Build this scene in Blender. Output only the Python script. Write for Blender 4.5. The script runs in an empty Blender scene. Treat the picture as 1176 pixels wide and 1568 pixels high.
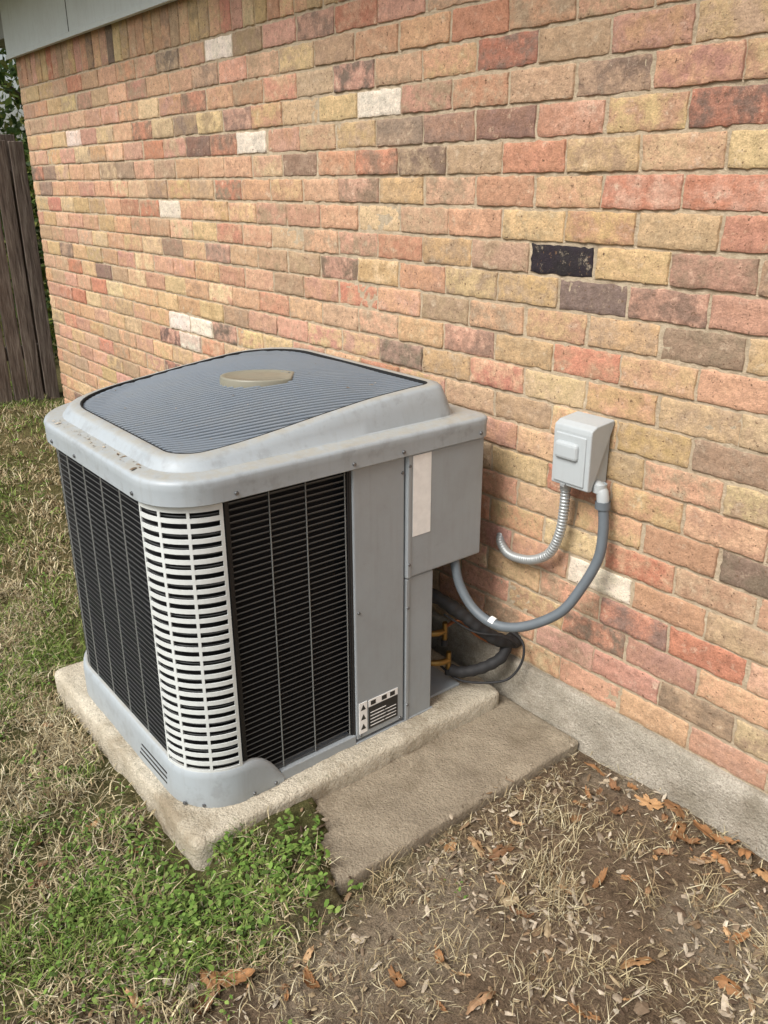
import bpy, bmesh, math, random
import numpy as np
from mathutils import Vector, Matrix
rng=np.random.default_rng(7); random.seed(7)
scene=bpy.context.scene
COL=bpy.context.collection
def lin(c):
    c=np.array(c,float)/255.; return np.where(c<=.04045,c/12.92,((c+.055)/1.055)**2.4)
def L4(c,k=1.0): v=lin(c)*k; return (float(v[0]),float(v[1]),float(v[2]),1)
def link(o,parent=None):
    COL.objects.link(o)
    if parent: o.parent=parent
    return o
def empty(n):
    o=bpy.data.objects.new(n,None); o.empty_display_size=.1; return link(o)
def npmesh(name,verts,faces,mat=None,parent=None,cols=None,smooth=False,extra=None):
    verts=np.asarray(verts,np.float32); faces=np.asarray(faces,np.int32)
    me=bpy.data.meshes.new(name); k=faces.shape[1]; n=len(faces)
    me.vertices.add(len(verts)); me.vertices.foreach_set('co',verts.ravel())
    me.loops.add(n*k); me.loops.foreach_set('vertex_index',faces.ravel())
    me.polygons.add(n); me.polygons.foreach_set('loop_start',np.arange(0,n*k,k,dtype=np.int32))
    me.polygons.foreach_set('use_smooth',np.full(n,smooth))
    me.update(calc_edges=True)
    d={}
    if cols is not None: d['Col']=cols
    if extra: d.update(extra)
    for kk,c in d.items():
        c=np.asarray(c,np.float32)
        if c.shape[1]==3: c=np.hstack([c,np.ones((len(c),1),np.float32)])
        a=me.attributes.new(kk,'FLOAT_COLOR','POINT'); a.data.foreach_set('color',c.ravel())
    me.validate()
    if mat: me.materials.append(mat)
    return link(bpy.data.objects.new(name,me),parent)
def pymesh(name,verts,faces,mat=None,parent=None,smooth=False):
    me=bpy.data.meshes.new(name); me.from_pydata([tuple(v) for v in verts],[],[tuple(f) for f in faces]); me.update()
    if smooth:
        for p in me.polygons: p.use_smooth=True
    if mat: me.materials.append(mat)
    return link(bpy.data.objects.new(name,me),parent)
def box(name,x0,x1,y0,y1,z0,z1,mat,parent=None,bev=.003,seg=2):
    bm=bmesh.new(); bmesh.ops.create_cube(bm,size=1)
    for v in bm.verts: v.co=Vector(((x0+x1)/2+v.co.x*(x1-x0),(y0+y1)/2+v.co.y*(y1-y0),(z0+z1)/2+v.co.z*(z1-z0)))
    if bev>0: bmesh.ops.bevel(bm,geom=bm.edges[:],offset=bev,segments=seg,affect='EDGES',profile=.5)
    me=bpy.data.meshes.new(name); bm.to_mesh(me); bm.free()
    if mat: me.materials.append(mat)
    return link(bpy.data.objects.new(name,me),parent)
def vnoise(x,y,seed=0):
    x=np.asarray(x,float);y=np.asarray(y,float)
    xi=np.floor(x).astype(np.int64);yi=np.floor(y).astype(np.int64);xf=x-xi;yf=y-yi
    def h(a,b):
        n=(a*374761393+b*668265263+seed*974634777)&0xffffffff
        n=((n^(n>>13))*1274126177)&0xffffffff
        return ((n^(n>>16))&0xffff)/65535.
    u=xf*xf*(3-2*xf);v=yf*yf*(3-2*yf)
    return (h(xi,yi)*(1-u)+h(xi+1,yi)*u)*(1-v)+(h(xi,yi+1)*(1-u)+h(xi+1,yi+1)*u)*v
def fbm(x,y,s=0,o=4):
    r=0;a=.5
    for i in range(o): r=r+a*vnoise(np.asarray(x)*2**i,np.asarray(y)*2**i,s+i*17); a*=.5
    return r/(1-.5**o)
def sst(t): t=np.clip(t,0,1); return t*t*(3-2*t)
class NT:
    def __init__(s,name):
        s.m=bpy.data.materials.new(name); s.m.use_nodes=True; s.t=s.m.node_tree; s.b=s.t.nodes['Principled BSDF']
    def n(s,typ,**kw):
        nd=s.t.nodes.new(typ)
        for k,v in kw.items(): setattr(nd,k,v)
        return nd
    def l(s,a,b): s.t.links.new(a,b)
    def coord(s): return s.n('ShaderNodeTexCoord').outputs['Object']
    def noise(s,sc,det=4,rough=.6,vec=None):
        nd=s.n('ShaderNodeTexNoise'); nd.inputs['Scale'].default_value=sc; nd.inputs['Detail'].default_value=det; nd.inputs['Roughness'].default_value=rough
        s.l(vec if vec is not None else s.coord(),nd.inputs['Vector']); return nd.outputs['Fac']
    def ramp(s,f,stops):
        nd=s.n('ShaderNodeValToRGB'); e=nd.color_ramp.elements
        while len(e)<len(stops): e.new(.5)
        for i,(p,c) in enumerate(stops): e[i].position=p; e[i].color=c if len(c)==4 else (*c,1)
        s.l(f,nd.inputs[0]); return nd.outputs[0]
    def mix(s,f,a,b,mode='MIX'):
        nd=s.n('ShaderNodeMix'); nd.data_type='RGBA'; nd.blend_type=mode
        for i,v in ((0,f),(6,a),(7,b)):
            if hasattr(v,'is_output') : s.l(v,nd.inputs[i])
            else: nd.inputs[i].default_value=v
        return nd.outputs[2]
    def bump(s,h,st=.5,dist=.01,prev=None):
        nd=s.n('ShaderNodeBump'); nd.inputs['Strength'].default_value=st; nd.inputs['Distance'].default_value=dist
        s.l(h,nd.inputs['Height'])
        if prev is not None: s.l(prev,nd.inputs['Normal'])
        return nd.outputs[0]
    def attr(s,n): return s.n('ShaderNodeAttribute',attribute_name=n).outputs['Color']
    def set(s,**kw):
        for k,v in kw.items():
            k=k.replace('_',' ')
            if hasattr(v,'is_output'): s.l(v,s.b.inputs[k])
            else: s.b.inputs[k].default_value=v
        return s.m
G1=lambda v:(v,v,v,1)
def m_brick():
    t=NT('brick'); c1=t.attr('Col'); c2=t.attr('Col2')
    f=t.ramp(t.noise(13,7,.74),[(.43,G1(0)),(.58,G1(1))])
    c=t.mix(f,c1,c2)
    st=t.ramp(t.noise(50,5,.75),[(.3,G1(.76)),(.68,G1(1.2))]); c=t.mix(1.0,c,st,'MULTIPLY')
    big=t.ramp(t.noise(230,3,.7),[(.25,G1(.76)),(.6,G1(1.12))]); c=t.mix(1.0,c,big,'MULTIPLY')
    pit=t.ramp(t.noise(105,3,.6),[(.29,G1(1)),(.36,G1(0))]); c=t.mix(pit,c,L4((112,88,70)))
    sm=t.ramp(t.noise(26,7,.8),[(.57,G1(0)),(.68,G1(.6))]); c=t.mix(sm,c,L4((218,200,174)))
    b=t.bump(t.noise(60,7,.75),.85,.008); b=t.bump(t.noise(420,3,.7),.4,.0015,b)
    return t.set(Base_Color=c,Roughness=.92,Normal=b,Specular_IOR_Level=.2)
def m_mortar():
    t=NT('mortar'); c=t.ramp(t.noise(45,6,.7),[(.3,L4((168,150,126))),(.7,L4((210,194,168)))])
    c=t.mix(t.ramp(t.noise(3,3,.6),[(.4,G1(0)),(.7,G1(.25))]),c,L4((146,128,108)))
    return t.set(Base_Color=c,Roughness=.95,Normal=t.bump(t.noise(150,5,.75),1.,.006),Specular_IOR_Level=.15)
def m_conc(name,a,b,moss=None,stain=None):
    t=NT(name); c=t.ramp(t.noise(9,6,.7),[(.3,a),(.7,b)])
    sp=t.ramp(t.noise(220,3,.7),[(.3,G1(.68)),(.6,G1(1.1))]); c=t.mix(1.,c,sp,'MULTIPLY')
    vor=t.n('ShaderNodeTexVoronoi'); vor.inputs['Scale'].default_value=150; t.l(t.coord(),vor.inputs['Vector'])
    c=t.mix(t.ramp(vor.outputs['Distance'],[(.1,G1(.5)),(.28,G1(0))]),c,L4((112,98,84)))
    if stain: c=t.mix(t.ramp(t.noise(5,6,.7),[(.50,G1(0)),(.68,G1(.8))]),c,stain)
    if moss: c=t.mix(t.ramp(t.noise(26,5,.7),[(.60,G1(0)),(.74,G1(.7))]),c,moss)
    b2=t.bump(t.noise(70,6,.7),.9,.010); b2=t.bump(vor.outputs['Distance'],.5,.003,b2)
    return t.set(Base_Color=c,Roughness=.93,Normal=b2,Specular_IOR_Level=.2)
def m_paint(name,col,rough=.45,dirt=.35,metal=0.,dc=(120,108,92),smudge=0.,top=0.):
    t=NT(name); f=t.ramp(t.noise(6,6,.7),[(.44,G1(0)),(.72,G1(dirt))]); c=t.mix(f,col,L4(dc))
    f2=t.ramp(t.noise(40,6,.75),[(.58,G1(0)),(.72,G1(dirt*.8))]); c=t.mix(f2,c,L4((104,100,92)))
    mp=t.n('ShaderNodeMapping'); mp.inputs['Scale'].default_value=(60,60,4); t.l(t.coord(),mp.inputs[0])
    fs=t.ramp(t.noise(1,4,.6,mp.outputs[0]),[(.52,G1(0)),(.75,G1(dirt*.9))]); c=t.mix(fs,c,L4((122,118,108)))
    if smudge: c=t.mix(t.ramp(t.noise(21,4,.6),[(.54,G1(0)),(.66,G1(smudge))]),c,L4((118,119,118)))
    if top:
        g=t.n('ShaderNodeNewGeometry'); sx=t.n('ShaderNodeSeparateXYZ'); t.l(g.outputs['Normal'],sx.inputs[0])
        m1=t.n('ShaderNodeMath',operation='MULTIPLY'); t.l(t.ramp(sx.outputs['Z'],[(.75,G1(0)),(.97,G1(top))]),m1.inputs[0]); t.l(t.ramp(t.noise(30,6,.75),[(.35,G1(.25)),(.6,G1(1))]),m1.inputs[1])
        c=t.mix(m1.outputs[0],c,L4((158,151,134)))
    rr=t.ramp(t.noise(12,4,.6),[(.3,G1(rough-.08)),(.7,G1(min(1,rough+.2)))])
    return t.set(Base_Color=c,Roughness=rr,Metallic=metal,Normal=t.bump(t.noise(8,3,.5),.12,.01))
def m_plain(name,col,rough=.6,metal=0.,nb=0):
    t=NT(name); c=t.mix(t.ramp(t.noise(40,4,.6),[(.35,G1(0)),(.8,G1(.35))]),col,(col[0]*.6,col[1]*.6,col[2]*.6,1))
    return t.set(Base_Color=c,Roughness=rough,Metallic=metal)
def m_attr(name,rough=.8,trans=0.,sc=90):
    t=NT(name); c=t.attr('Col'); c=t.mix(1.,c,t.ramp(t.noise(sc,3,.6),[(.3,G1(.75)),(.7,G1(1.15))]),'MULTIPLY')
    t.set(Base_Color=c,Roughness=rough,Specular_IOR_Level=.25)
    if trans:
        tr=t.n('ShaderNodeBsdfTranslucent'); t.l(c,tr.inputs['Color']); ad=t.n('ShaderNodeMixShader'); ad.inputs[0].default_value=trans
        t.l(t.b.outputs[0],ad.inputs[1]); t.l(tr.outputs[0],ad.inputs[2]); t.l(ad.outputs[0],t.t.nodes['Material Output'].inputs['Surface'])
    return t.m
MB=m_brick(); MM=m_mortar()
M_found=m_conc('foundation_concrete',L4((144,137,122)),L4((190,182,168)),stain=L4((126,116,100)))
M_pad=m_conc('pad_concrete',L4((170,160,140)),L4((212,203,184)),moss=L4((112,112,88)),stain=L4((140,126,104)))
M_slab=m_conc('slab_concrete',L4((134,123,106)),L4((166,154,134)),stain=L4((116,104,86)))
M_grey=m_paint('grey_sheet_metal',L4((152,159,163)),.40,.16)
M_hood=m_paint('hood_grey_plastic',L4((160,168,173)),.46,.20,dc=(140,137,128),smudge=.30,top=.65)
M_post=m_paint('louvre_post_light',L4((206,210,208)),.45,.10)
M_black=m_plain('black_coil',(.008,.008,.009,1),.6)
M_slat=m_plain('louvre_dark_metal',L4((84,86,86)),.5,.1)
M_wire=m_plain('louvre_wire',L4((130,132,130)),.4,.3)
M_grille=m_paint('top_grille_slate',L4((112,121,130)),.5,.2,dc=(136,134,124))
M_under=m_plain('grille_under',(.003,.0035,.004,1),.9)
M_emb=m_paint('emblem_tan',L4((130,127,112)),.4,.2)
M_box=m_paint('disconnect_box_grey',L4((172,178,180)),.42,.12)
M_cond=m_plain('conduit_grey',L4((100,108,114)),.5)
M_steel=m_plain('galvanised_steel',L4((176,180,180)),.38,.45)
M_rub=m_plain('black_insulation',(.02,.02,.021,1),.7)
M_brass=m_plain('brass',L4((150,118,66)),.4,.8)
M_copper=m_plain('copper',L4((150,96,66)),.4,.8)
M_white=m_plain('sticker_white',L4((246,246,243)),.5)
M_blk=m_plain('label_black',(.02,.02,.02,1),.5)
M_screw=m_plain('screw_metal',L4((112,114,116)),.35,.6)
M_trim=m_paint('trim_paint',L4((208,216,216)),.6,.12)
M_attr=m_attr('grass_blades',.8); M_leafm=m_attr('dry_leaf',.7,.0,60); M_chip=m_attr('mulch_chips',.9); M_tree=m_attr('tree_leaves',.6,.3)

# =================== CAMERA
R=Vector((.6262,.7797,-.0030));U=Vector((-.2813,.2295,.9318));F=Vector((-.7272,.5827,-.3630))
F.normalize(); R=(R-F*R.dot(F)).normalized(); U=R.cross(F).normalized()
cd=bpy.data.cameras.new('camera'); cd.sensor_fit='VERTICAL'; cd.sensor_height=24; cd.sensor_width=18; cd.lens=1288.5/1568*24; cd.clip_start=.02; cd.clip_end=1000
cam=link(bpy.data.objects.new('camera',cd))
cam.matrix_world=Matrix((( R.x,U.x,-F.x,0),(R.y,U.y,-F.y,-1.782),(R.z,U.z,-F.z,1.55),(0,0,0,1))); scene.camera=cam

# =================== BRICK HOUSE
house=empty('brick_house')
PAL={'S':[(208,162,128),(202,154,120),(212,170,136),(200,152,120),(204,156,126)],
'Y':[(210,182,132),(204,174,124),(214,188,144),(200,168,118)],
'R':[(194,124,98),(198,132,106),(186,120,96),(200,138,112)],
'P':[(202,152,132),(194,144,126),(206,158,138)],
'D':[(128,108,96),(138,118,104),(120,102,92)],
'T':[(186,160,130),(178,152,122),(172,146,118)],
'K':[(54,50,50)],'W':[(226,214,196),(230,214,194)]}
SEC={'S':['Y','P','T','T','S','Y'],'Y':['Y','S','T','T'],'R':['P','R','S','T','S'],'P':['S','T','P','Y'],'D':['D','R','T','P'],'T':['T','Y','D','S'],'K':['K','K'],'W':['W','W','P']}
KEYS=['S','Y','R','P','D','T','W']; PW=[.37,.21,.07,.13,.055,.16,.004]
MEAN=np.array([202,162,126.])
CH=.0837; BL=.218; ZB=.15; J=.0095
SPEC=[]
for k,l in dict(W=[(19,-2.21),(18,-2.98),(9,-3.64),(8,-3.69),(19,-4.78),(22,-3.17),(15,-3.79)],K=[(14,-1.47)],
 D=[(14,-1.03),(20,-1.66),(19,-3.08),(18,-3.19),(13,-1.31),(10,-2.18),(18,-1.90),(17,-2.21),(16,-2.37),(20,-2.37),(18,-1.03),(23,-2.78),(11,-1.87),(16,-3.21),(13,-1.19),(13,-2.45),(13,-3.70),(1,-1.02),(2,-1.24)],
 Y=[(14,-1.25),(14,-1.92),(18,-2.34),(16,-1.46),(18,-1.24),(15,-2.23),(15,-1.51),(13,-1.58),(10,-1.02),(10,-1.52),(12,-1.26),(11,-2.05),(1,-.82),(21,-2.59),(11,-1.08),(16,-2.06),(16,-3.58),(14,-3.35)],
 R=[(16,-1.05),(16,-1.25),(15,-.95),(18,-1.47),(22,-2.34),(11,-1.36),(10,-1.75),(11,-2.91),(14,-2.15),(3,-.88),(12,-2.34),(17,-1.57),(5,-1.07),(18,-3.79),(14,-3.18),(15,-4.14)]).items():
    for a,b in l: SPEC.append((a,b,k))
def brickcols(n,types):
    c1=[];c2=[]
    for tt in types:
        a=np.array(random.choice(PAL[tt]),float); s=random.choice(SEC[tt]); b=np.array(random.choice(PAL[s]),float)
        pull=0 if tt in 'KW' else random.uniform(.0,.4)
        a=a+(MEAN-a)*pull; b=b+(MEAN-b)*pull
        if random.random()<.3: b=b+(a-b)*.6
        ja=a*random.uniform(.94,1.05)+np.array([random.uniform(-4,4) for _ in range(3)]); jb=b*random.uniform(.92,1.04)
        for J_,LL in ((ja,c1),(jb,c2)):
            v=lin(np.clip(J_,0,250)); g=v@np.array([.3,.59,.11]); LL.append((v+(g-v)*.10)*.95)
    return np.array(c1),np.array(c2)
def make_bricks(name,rects,types,origin,axis,nx=9,nz=5,parent=None):
    ax,nrm=axis; N=len(rects); r=np.array(rects)
    c1,c2=brickcols(N,types)
    e=.0020
    def prm(n,size):
        inner=np.linspace(0,1,n)[None,:]*(size[:,None]-2*e)+e
        return np.hstack([np.zeros((N,1)),np.zeros((N,1)),inner,size[:,None],size[:,None]])
    W=r[:,1]-r[:,0];H=r[:,3]-r[:,2]
    su=prm(nx,W);sv=prm(nz,H); A=su.shape[1];B=sv.shape[1]
    S=np.repeat(su[:,:,None],B,2);Z=np.repeat(sv[:,None,:],A,1)
    ring=np.zeros((A,B),int); ring[2:-2,2:-2]=2
    m=(np.arange(A)[:,None]>=1)&(np.arange(A)[:,None]<=A-2)&(np.arange(B)[None]>=1)&(np.arange(B)[None]<=B-2)
    ring[m&(ring==0)]=1
    gx=(S+r[:,0][:,None,None]);gz=(Z+r[:,2][:,None,None])
    wob=(fbm(gx*55,gz*55,3,3)-.5)*.0100; wob2=(fbm(gx*60,gz*60,9,3)-.5)*.0090
    S=S+r[:,0][:,None,None]+wob; Z=Z+r[:,2][:,None,None]+wob2
    out=np.where(ring==2,.0054,np.where(ring==1,.0040,-.02))[None]*np.ones((N,1,1))
    dep=rng.normal(0,.0013,N)[:,None,None]; tilt=rng.normal(0,.009,N)[:,None,None]*(gx-r[:,0][:,None,None]-W[:,None,None]/2)
    rough=(fbm(gx*60,gz*60,21,3)-.5)*.008
    out=out+np.where(ring[None]>0,dep+tilt+rough,0)
    P=np.array(origin)[None,None,None,:]+S[...,None]*np.array(ax)+out[...,None]*np.array(nrm)+Z[...,None]*np.array([0,0,1.])
    P=P.reshape(-1,3)
    ii,jj=np.meshgrid(np.arange(A-1),np.arange(B-1),indexing='ij'); a=(ii*B+jj).ravel()
    q=np.stack([a,a+B,a+B+1,a+1],1)
    faces=(q[None]+(np.arange(N)*A*B)[:,None,None]).reshape(-1,4)
    return npmesh(name,P,faces,MB,parent,cols=np.repeat(c1,A*B,0),smooth=True,extra={'Col2':np.repeat(c2,A*B,0)})
XL,XR=-5.62,3.0
rects=[];types=[]
def pick(): return random.choices(KEYS,PW)[0]
for c in range(23):
    off=-1.3745+(BL/2 if c%2 else 0)+random.uniform(-.010,.010)*(c!=14)
    k0=math.floor((XL-off)/BL); x=off+k0*BL
    while x<XR:
        a=max(x,XL)+J/2*(x>XL); b=min(x+BL,XR)-J/2
        if b-a>.02:
            tt=pick()
            for (cc,sx,k) in SPEC:
                if cc==c and x<=sx<x+BL: tt=k
            rects.append((a+random.uniform(-.003,.003),b+random.uniform(-.003,.003),ZB+c*CH+J/2+random.uniform(-.0015,.0015),ZB+(c+1)*CH-J/2+random.uniform(-.0015,.0015))); types.append(tt)
        x+=BL
zt=ZB+23*CH
x=XL
while x<XR:
    rects.append((x+J/2,x+CH-J/2,zt+J/2,zt+.2)); types.append(random.choices(KEYS,[.35,.28,.08,.12,.05,.12,0])[0]); x+=CH
make_bricks('brick_courses',rects,types,(0,0,0),((1,0,0),(0,-1,0)),nx=15,nz=7,parent=house)
rects=[];types=[]
for c in range(23):
    y=.0-(BL/2 if c%2 else 0)
    while y<5:
        a=max(y,0.012)+J/2;b=y+BL-J/2
        if b-a>.02: rects.append((a,b,ZB+c*CH+J/2,ZB+(c+1)*CH-J/2)); types.append(pick())
        y+=BL
make_bricks('brick_courses_end',rects,types,(XL,0,0),((0,1,0),(-1,0,0)),nx=3,nz=3,parent=house)
box('mortar_core',XL,XR,-.0008,5,ZB-.002,2.72,MM,house,bev=0)
def rough_box(name,x0,x1,y0,y1,z0,z1,mat,parent,r=.01,rad=.0,step=.02,amp=.003,seed=1):
    NSEG=[0]*4
    def outline(ins):
        rr=max(rad-ins,.001); pts=[]
        cs=[(x1-ins-rr,y1-ins-rr,0),(x0+ins+rr,y1-ins-rr,90),(x0+ins+rr,y0+ins+rr,180),(x1-ins-rr,y0+ins+rr,270)]
        for i,(cx,cy,a0) in enumerate(cs):
            for k in range(9):
                a=math.radians(a0+90*k/8); pts.append((cx+rr*math.cos(a),cy+rr*math.sin(a)))
            nx_=cs[(i+1)%4]; a=math.radians(nx_[2]); ex=(nx_[0]+rr*math.cos(a),nx_[1]+rr*math.sin(a)); sx=pts[-1]
            n=NSEG[i] if NSEG[i] else max(2,int(math.dist(sx,ex)/step)); NSEG[i]=n
            for k in range(1,n): t=k/n; pts.append((sx[0]+(ex[0]-sx[0])*t,sx[1]+(ex[1]-sx[1])*t))
        return np.array(pts)
    h=z1-z0; loops=[(0,z0)]+[(0,z0+(h-r)*t) for t in (.35,.7,1)]+[(r*.3,z1-r*.3),(r,z1),(r+.015,z1),(r+.04,z1)]
    V=[];n=None
    for ins,z in loops:
        o=outline(ins); n=len(o); V.append(np.hstack([o,np.full((n,1),z)]))
    mid=np.array([(x0+x1)/2,(y0+y1)/2,z1]); last=V[-1]
    for t in (.8,.6,.4,.2): V.append(mid+(last-mid)*t)
    V=np.concatenate(V)
    d=(fbm(V[:,0]*9+V[:,2]*5,V[:,1]*9+V[:,2]*7,seed,4)-.5)*2*amp+(fbm(V[:,0]*40,V[:,1]*40+V[:,2]*60,seed+5,3)-.5)*amp
    dirv=V-np.array([mid[0],mid[1],z0]); dirv[:,2]=0; ln=np.linalg.norm(dirv,axis=1,keepdims=True)+1e-6
    side=V[:,2]<z1-.002
    V[:,:2]+=np.where(side[:,None],dirv[:,:2]/ln*d[:,None]*1.6,0); V[:,2]+=np.where(side,0,d)
    m=len(V)//n; fs=[]
    for i in range(m-1):
        for k in range(n): fs.append((i*n+k,i*n+(k+1)%n,(i+1)*n+(k+1)%n,(i+1)*n+k))
    return pymesh(name,V,fs+[tuple((m-1)*n+k for k in range(n))],mat,parent,True)
nx=430; xs=np.linspace(XL-.02,XR,nx); prof=[(0.02,.148),(-.016,.149),(-.022,.143),(-.024,.11),(-.025,.07),(-.026,.03),(-.028,-.02),(-.03,-.1),(-.03,-.25)]
V=[]
for (y,z) in prof:
    V.append(np.stack([xs,y+(fbm(xs*14,np.full(nx,z*30),4,4)-.5)*.014*(y<0),z+(fbm(xs*20,np.full(nx,y*50),6,3)-.5)*.010],1))
V=np.concatenate(V);ii,jj=np.meshgrid(np.arange(len(prof)-1),np.arange(nx-1),indexing='ij');a=(ii*nx+jj).ravel()
npmesh('foundation',V,np.stack([a,a+nx,a+nx+1,a+1],1),M_found,house,smooth=True)
box('foundation_core',XL-.02,XR,.015,5,-.3,.147,M_found,house,bev=0)
box('frieze_board',XL-.03,XR,-.042,-.012,2.231,2.62,M_trim,house,bev=.003)
box('frieze_joint',-4.635,-4.628,-.0432,-.040,2.231,2.62,M_blk,house,bev=0)
box('frieze_lip',XL-.03,XR,-.05,-.0425,2.226,2.25,M_trim,house,bev=.002)
box('soffit',XL-.5,XR,-.50,5,2.62,2.64,M_trim,house,bev=0)
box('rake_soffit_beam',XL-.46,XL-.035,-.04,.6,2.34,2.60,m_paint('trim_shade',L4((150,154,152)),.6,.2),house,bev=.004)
box('fascia_board',XL-.52,XR,-.525,-.502,2.56,2.74,M_trim,house,bev=.003)
mroof=m_conc('roof_shingles',L4((92,84,76)),L4((128,118,106)))
pymesh('roof',[(XL-.55,-.56,2.70),(XR,-.56,2.70),(XR,3,4.1),(XL-.55,3,4.1),(XL-.55,6.5,2.7),(XR,6.5,2.7),(XL-.55,-.56,2.745),(XR,-.56,2.745),(XR,3,4.145),(XL-.55,3,4.145)],[(0,1,2,3),(3,2,5,4),(6,7,8,9),(0,1,7,6),(0,6,9,3)],mroof,house)

# =================== GROUND
def slabcut(x,y):
    d=np.array([-.28,.17]);d/=np.linalg.norm(d);n_=np.array([-d[1],d[0]])
    s=(x+1.262)*n_[0]+(y+.925)*n_[1]
    s=s+(fbm(x*14,y*14,91,3)-.5)*.09
    return sst(s/.03)*sst((x+1.62)/.05)*sst((-1.225-x)/.03)*sst((y+1.12)/.04)*sst((-.70-y)/.04)
def gh(x,y):
    x=np.asarray(x,float);y=np.asarray(y,float)
    b=-.026+.19*sst((-2.5-x)/3.2)
    b=b-.014*sst((-1.0-y)/.6)*sst((x+2.2)/.8)
    near=np.exp(-((x+2)**2+(y+1)**2)/60)
    b=b+(fbm(x*2.5,y*2.5,11,3)-.5)*.018+(fbm(x*13,y*13,12,3)-.5)*.016*near
    b=b+.018*sst((y+.16)/.14)*sst((x+1.2)/.2)
    b=b+.052*slabcut(x,y)
    return b
def axis(lo,hi,d,far):
    a=list(np.arange(lo,hi,d)); s=d; v=hi
    while v<far: a.append(v); s*=1.22; v+=s
    a.append(far); s=d; v=lo; L=[]
    while v>-far: v-=s; L.append(v); s*=1.22
    return np.array(L[::-1]+a)
gx=axis(-3.6,0.6,.016,260.);gy=axis(-2.8,.1,.016,260.)
X,Y=np.meshgrid(gx,gy,indexing='ij');Z=gh(X,Y)
nY=len(gy);ii,jj=np.meshgrid(np.arange(len(gx)-1),np.arange(nY-1),indexing='ij');a=(ii*nY+jj).ravel()
def lawn(x,y):
    edge=-1.34+.26*(fbm(np.asarray(x)*3,np.asarray(y)*3,31,3)-.5)*2
    return sst((edge+.15-x)/.30)
lw=lawn(X,Y)
pt=fbm(X*2.2,Y*2.2,41,4)
soilA=lin((144,125,104));soilB=lin((110,92,74));soilC=lin((168,155,134))
t=fbm(X*5,Y*5,43,4)[...,None]; c=soilA*(1-t)+soilB*t; t2=sst((fbm(X*3.,Y*3.,45,4)-.5)/.2)[...,None]; c=c*(1-.6*t2)+soilC*.6*t2
lawnc=lin((118,108,76))*(1-pt[...,None])+lin((88,92,54))*pt[...,None]
c=c*(1-lw[...,None])+lawnc*lw[...,None]
tg=NT('ground_soil'); cc=tg.attr('Col'); cc=tg.mix(1.,cc,tg.ramp(tg.noise(55,6,.75),[(.3,G1(.45)),(.7,G1(1.3))]),'MULTIPLY'); cc=tg.mix(1.,cc,tg.ramp(tg.noise(240,3,.7),[(.3,G1(.6)),(.7,G1(1.25))]),'MULTIPLY')
b=tg.bump(tg.noise(60,6,.75),.9,.016); b=tg.bump(tg.noise(230,4,.7),.8,.006,b)
MG=tg.set(Base_Color=cc,Roughness=.97,Normal=b,Specular_IOR_Level=.1)
npmesh('ground',np.stack([X,Y,Z],-1).reshape(-1,3),np.stack([a,a+nY,a+nY+1,a+1],1),MG,cols=c.reshape(-1,3),smooth=True)
rough_box('concrete_slab',-2.2,-1.262,-.915,-.03,-.09,0.010,M_slab,None,r=.008,rad=.012,amp=.004,seed=3)
rough_box('equipment_pad',-2.555,-1.535,-1.14,-.07,-.06,.066,M_pad,None,r=.016,rad=.03,amp=.007,seed=8)

def onhard(x,y): return ((x>-2.565)&(x<-1.525)&(y>-1.15)&(y<0.05))|((x>-1.7)&(x<-1.255)&(y>-.92)&(slabcut(x,y)<.5))
def blades(n,xr,yr,keep,length,width,colf,lean=.5,flat=0.0):
    x=rng.uniform(*xr,n);y=rng.uniform(*yr,n)
    k=keep(x,y)>rng.random(n); x=x[k];y=y[k]
    k=~(onhard(x,y)|((y>-.03)&(x>XL-.03))); x=x[k];y=y[k]; n=len(x)
    L=length*rng.uniform(.4,1.4,n)
    th=rng.uniform(0,2*np.pi,n); ln=np.clip(rng.normal(lean,.3,n),0.05,1.5)
    ln=np.where(rng.random(n)<flat,rng.uniform(1.25,1.52,n),ln)
    d=np.stack([np.cos(th),np.sin(th)],1); pw=rng.uniform(0,2*np.pi,n); p=np.stack([np.cos(pw),np.sin(pw),np.zeros(n)],1)
    z0=gh(x,y)+rng.uniform(-.004,.004,n)+np.where(ln>1.2,rng.uniform(0,.018,n),0)
    base=np.stack([x,y,z0],1); w=width*rng.uniform(.6,1.4,n)[:,None]
    m=base+np.hstack([d*(L*.5*np.sin(ln*.6))[:,None],(L*.5*np.cos(ln*.75))[:,None]])
    d2=d+rng.normal(0,.35,(n,2))
    tip=m+np.hstack([d2*(L*.5*np.sin(np.minimum(ln*1.25,1.7)))[:,None],(L*.5*np.cos(np.minimum(ln*1.25,1.62)))[:,None]])
    tip[:,2]=np.maximum(tip[:,2],z0+.001)
    V=np.stack([base-p*w,base+p*w,m-p*w*.8,m+p*w*.8,tip],1).reshape(-1,3)
    f=np.array([[0,1,3],[0,3,2],[2,3,4]]); Fc=(f[None]+(np.arange(n)*5)[:,None,None]).reshape(-1,3)
    return V,Fc,np.repeat(colf(x,y,n),5,0)
def merge(parts):
    V=[];Fs=[];C=[];o=0
    for v,f,c in parts: V.append(v);Fs.append(f+o);C.append(c);o+=len(v)
    return np.concatenate(V),np.concatenate(Fs),np.concatenate(C)
def pal(cols,lo=.7,hi=1.2):
    cols=[lin(c) for c in cols]
    return lambda n:np.array(cols)[rng.integers(0,len(cols),n)]*rng.uniform(lo,hi,n)[:,None]
straw=pal([(202,188,150),(184,168,130),(212,202,170),(162,144,110),(190,176,142),(142,122,94)],.6,1.1)
green=pal([(112,134,60),(98,122,52),(128,146,72),(84,106,46),(138,150,86)],.7,1.15)
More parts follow.
